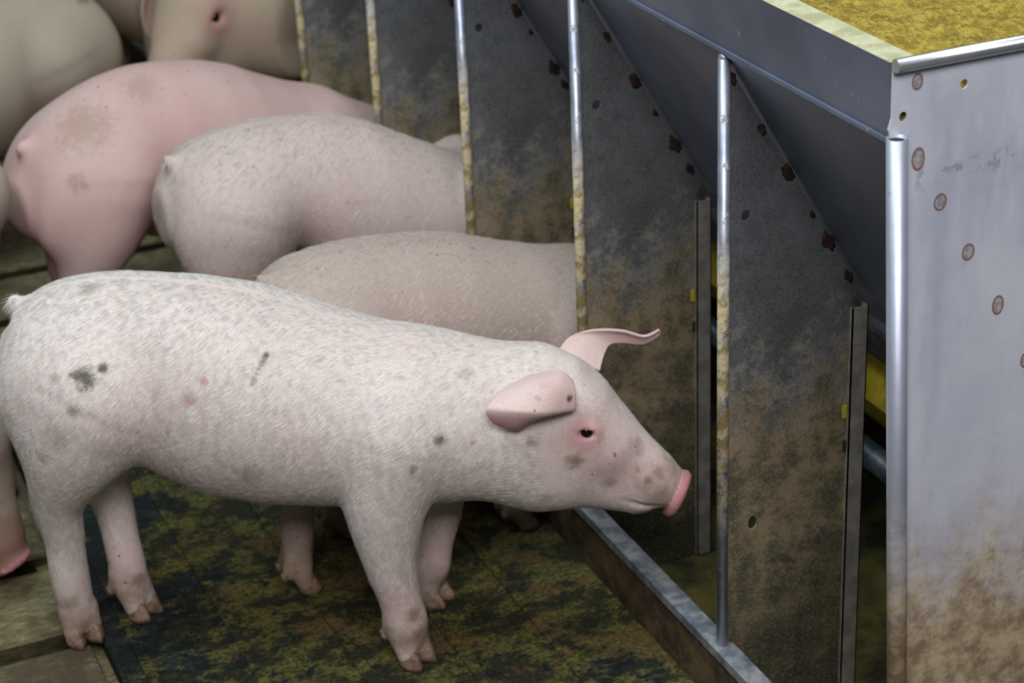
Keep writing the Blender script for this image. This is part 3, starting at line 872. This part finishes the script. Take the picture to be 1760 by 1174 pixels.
skin1 = pig_skin('skin_pale', PALE, PINK, spots1)
BACK_EAR = [[(x-.035-.4*abs(y+.04), y-.02, z) for x, y, z in row] for row in NEAR_EAR]
FRONT_EAR = [
 [(.560, -.040, .385), (.585, -.042, .385), (.615, -.045, .375)],
 [(.590, -.055, .380), (.618, -.058, .372), (.645, -.058, .350)],
 [(.612, -.064, .345), (.640, -.066, .338), (.664, -.064, .318)],
 [(.628, -.066, .305), (.650, -.068, .298), (.668, -.066, .285)],
 [(.640, -.064, .262), (.650, -.065, .258), (.660, -.064, .255)]]
DROOP_EAR = [
 [(.535, -.042, .372), (.555, -.044, .378), (.580, -.048, .372), (.600, -.052, .350)],
 [(.545, -.070, .372), (.572, -.074, .372), (.600, -.072, .358), (.612, -.066, .335)],
 [(.562, -.090, .350), (.590, -.092, .344), (.616, -.086, .330), (.622, -.076, .312)],
 [(.585, -.096, .318), (.606, -.096, .312), (.624, -.092, .302), (.630, -.084, .292)],
 [(.606, -.092, .290), (.614, -.092, .286), (.622, -.090, .282), (.628, -.086, .280)]]
def wpt(px, py, y):
    d = CR*((px-880)/3583.45)-CU*((py-587)/3583.45)+CF
    t = (y+1.41248)/d.y
    return np.array([-.98046+d.x*t, y, 1.43536+d.z*t])
def root_for(spec, p_local, px, py, hd, scale=1.0):
    """where the pig stands so that this point of its head is on that line of sight, feet on the floor"""
    q = head_pt(spec, p_local)*scale
    d = CR*((px-880)/3583.45)-CU*((py-587)/3583.45)+CF
    t = (q[2]-1.43536)/d.z
    world = (-.98046+d.x*t, -1.41248+d.y*t)
    print('ROOT', px, py, [round(float(v), 3) for v in world], round(float(q[2]), 3))
    return (world[0]-q[0]*math.cos(hd)+q[1]*math.sin(hd), world[1]-q[0]*math.sin(hd)-q[1]*math.cos(hd), 0)
# ------------------------------------------------------------------ the pigs themselves
HAIR1 = hair_mat('hair_white', (.92, .89, .85), spots1)
make_pig('whole white piglet nearest the camera, looking right, with a dark smear on its haunch', P1LOC, P1H, NEAR, skin1,
         h=HV, VQ=VQ1, hair=QH, hair_m=HAIR1, hwid=.00016, near_ear=NEAR_EAR_P1, far_ear=FAR_EAR)

def torso(f, end=.43, tail=()):
    return [(r[0], r[1]+f(r[0]), r[2]+f(r[0])*.8, r[3]) for r in BASE_TORSO if r[0] <= end]+list(tail)
NECK = [(.445, .372, .17, .088), (.47, .340, .15, .078), (.49, .305, .13, .060)]
RF = rotm(-.35, 0); TF = np.array([-.06, 0, -.135])
LEAN = dict(STD_LEGS)
LEAN['fn'] = [(.365, -.052, .300, .072), (.335, -.068, .230, .050), (.310, -.074, .150, .032), (.285, -.070, .090, .0255), (.272, -.068, .055, .0255), (.270, -.067, .038, .0225)]
LEAN['ff'] = [(.365, .052, .300, .072), (.340, .068, .230, .050), (.315, .074, .150, .032), (.290, .070, .090, .0255), (.278, .068, .055, .0255), (.275, .067, .038, .0225)]
feed = {'legs': LEAN, 'torso': torso(lambda x: 0, tail=NECK), 'headR': RF, 'headT': TF}
arch = lambda x: -.055*max(0, (x-.16)/.27)**1.3
t3 = [(x, t, bt+.075*math.exp(-((x-.075)/.045)**2), w_) for x, t, bt, w_ in torso(arch, tail=[(.445, .322, .13, .088), (.47, .295, .12, .078), (.49, .265, .11, .060)])]
LEAN3 = dict(LEAN); LEAN3['hn'] = [(.015, -.045, .360, .080), (-.010, -.060, .300, .050), (-.032, -.054, .215, .0335), (-.036, -.042, .150, .0240), (-.038, -.036, .085, .0235), (-.036, -.032, .040, .021)]
feed3 = {'legs': LEAN3, 'torso': t3, 'headR': RF, 'headT': TF-np.array([0.02, 0, .05])}
skin2 = pig_skin('skin_tan_dimmed', (.45, .355, .31), (.44, .29, .26), [((-.01, -.095, .40), .03, (.26, .19, .08), .6)])  # tan, with light falloff behind the near pig darkened into the colour
skin3 = pig_skin('skin_rosy_dimmed', (.60, .49, .44), (.58, .385, .36), [((.30, -.08, .40), .008, BRN, .8), ((.15, -.11, .38), .004, BRN, .9), ((-.06, -.06, .33), .02, BRN, .6), ((-.02, -.09, .30), .03, BRN, .4)])  # rosy skin with the weaker light farther back put into its colours
skin4 = pig_skin('skin_pink', (.62, .485, .44), (.58, .365, .34), [((.29, 0, .455), .016, OLIVE, .9), ((.0, -.06, .43), .05, BRN, .4), ((-.03, -.09, .36), .018, BRN, .5), ((.10, -.05, .46), .03, BRN, .35)])
feed2 = dict(feed); feed2['legs'] = dict(LEAN); feed2['legs']['hn'] = [(.035, -.045, .350, .085), (.002, -.062, .290, .060), (-.040, -.075, .215, .0335), (-.060, -.088, .150, .0240), (-.074, -.098, .085, .0235), (-.078, -.102, .040, .021)]
feed4 = dict(feed); feed4['torso'] = torso(lambda x: 0, tail=[(.46, .385, .19, .088), (.52, .365, .17, .075), (.56, .34, .15, .06)]); feed4['warp'] = lambda x: -.05*max(0, (.12-x)/.2)**1.4-.20*max(0, x-.27)-.003
HAIR2 = hair_mat('hair_cream', (.75, .68, .60))
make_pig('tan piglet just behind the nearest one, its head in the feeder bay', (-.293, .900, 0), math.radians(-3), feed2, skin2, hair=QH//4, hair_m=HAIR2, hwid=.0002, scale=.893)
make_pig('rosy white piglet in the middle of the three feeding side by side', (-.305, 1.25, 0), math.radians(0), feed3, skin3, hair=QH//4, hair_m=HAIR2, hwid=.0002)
make_pig('pinkest piglet, farthest of the three feeding, green fleck on its arched back', (-.462, 1.50, 0), math.radians(13), feed4, skin4,
         pinkfn=lambda V: .45+0*V[:, 0], scale=1.055)
skin5 = pig_skin('skin_face', (.47, .37, .27), (.46, .27, .22))
DR = [[(x, -y, z) for x, y, z in row] for row in DROOP_EAR]
s5 = {'headR': rotm(-.10, math.radians(-78)), 'headT': np.array([.0, 0, .035]), 'neck': [(.40, 0, .31, .10), (.50, -.01, .33, .085)], 'hi': (.76, .20, .52), 'lo': (-.12, -.30, -.01)}
h5 = math.radians(-71)
make_pig('piglet facing the camera at the top of the picture beside the feeder', root_for(s5, (.603, .055, .306), 372, 30, h5, 1.22), h5, s5, skin5, scale=1.22, near_ear=[[(x-.035, y, z) for x, y, z in row] for row in FRONT_EAR], far_ear=[[(x-.02, -y, z) for x, y, z in row] for row in BACK_EAR])
h7 = math.radians(199)
skin7 = pig_skin('skin_grimy_dimmed', (.41, .35, .27), (.40, .29, .24), [((-.03, -.06, .44), .03, OLIVE, .7), ((-.02, .05, .44), .02, OLIVE, .8)])  # grimy tan, darkened further to paint in light falloff at the back
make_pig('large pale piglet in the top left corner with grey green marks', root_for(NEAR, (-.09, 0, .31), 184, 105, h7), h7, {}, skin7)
skin6 = pig_skin('skin_buff', (.50, .43, .34), (.56, .34, .32))
s8 = {'torso': torso(lambda x: 0, tail=[(.46, .40, .20, .085), (.49, .42, .24, .07)]), 'neck': [(.42, 0, .31, .09), (.50, 0, .40, .075)], 'headR': rotm(.0, math.radians(-60)), 'headT': np.array([-.01, 0, .135]), 'hi': (.80, .17, .66), 'lo': (-.12, -.30, -.01)}
h8 = math.radians(-52)
make_pig('piglet at the left edge whose drooping ear shows beside the pinkest one', root_for(s8, (.61, .09, .30), -44, 350, h8), h8, s8, skin6, near_ear=DROOP_EAR, far_ear=DR)
s9 = {'torso': feed['torso'], 'headR': rotm(-.60, 0), 'headT': np.array([.0, 0, -.035]), 'muzzle_pink': 1.2}
h9 = math.radians(-38)
make_pig('piglet at the left edge lowering its bright pink snout to the floor', root_for(s9, (.7065, 0, .1955), 20, 966, h9), h9, s9, skin6, near_ear=DROOP_EAR, far_ear=DR)
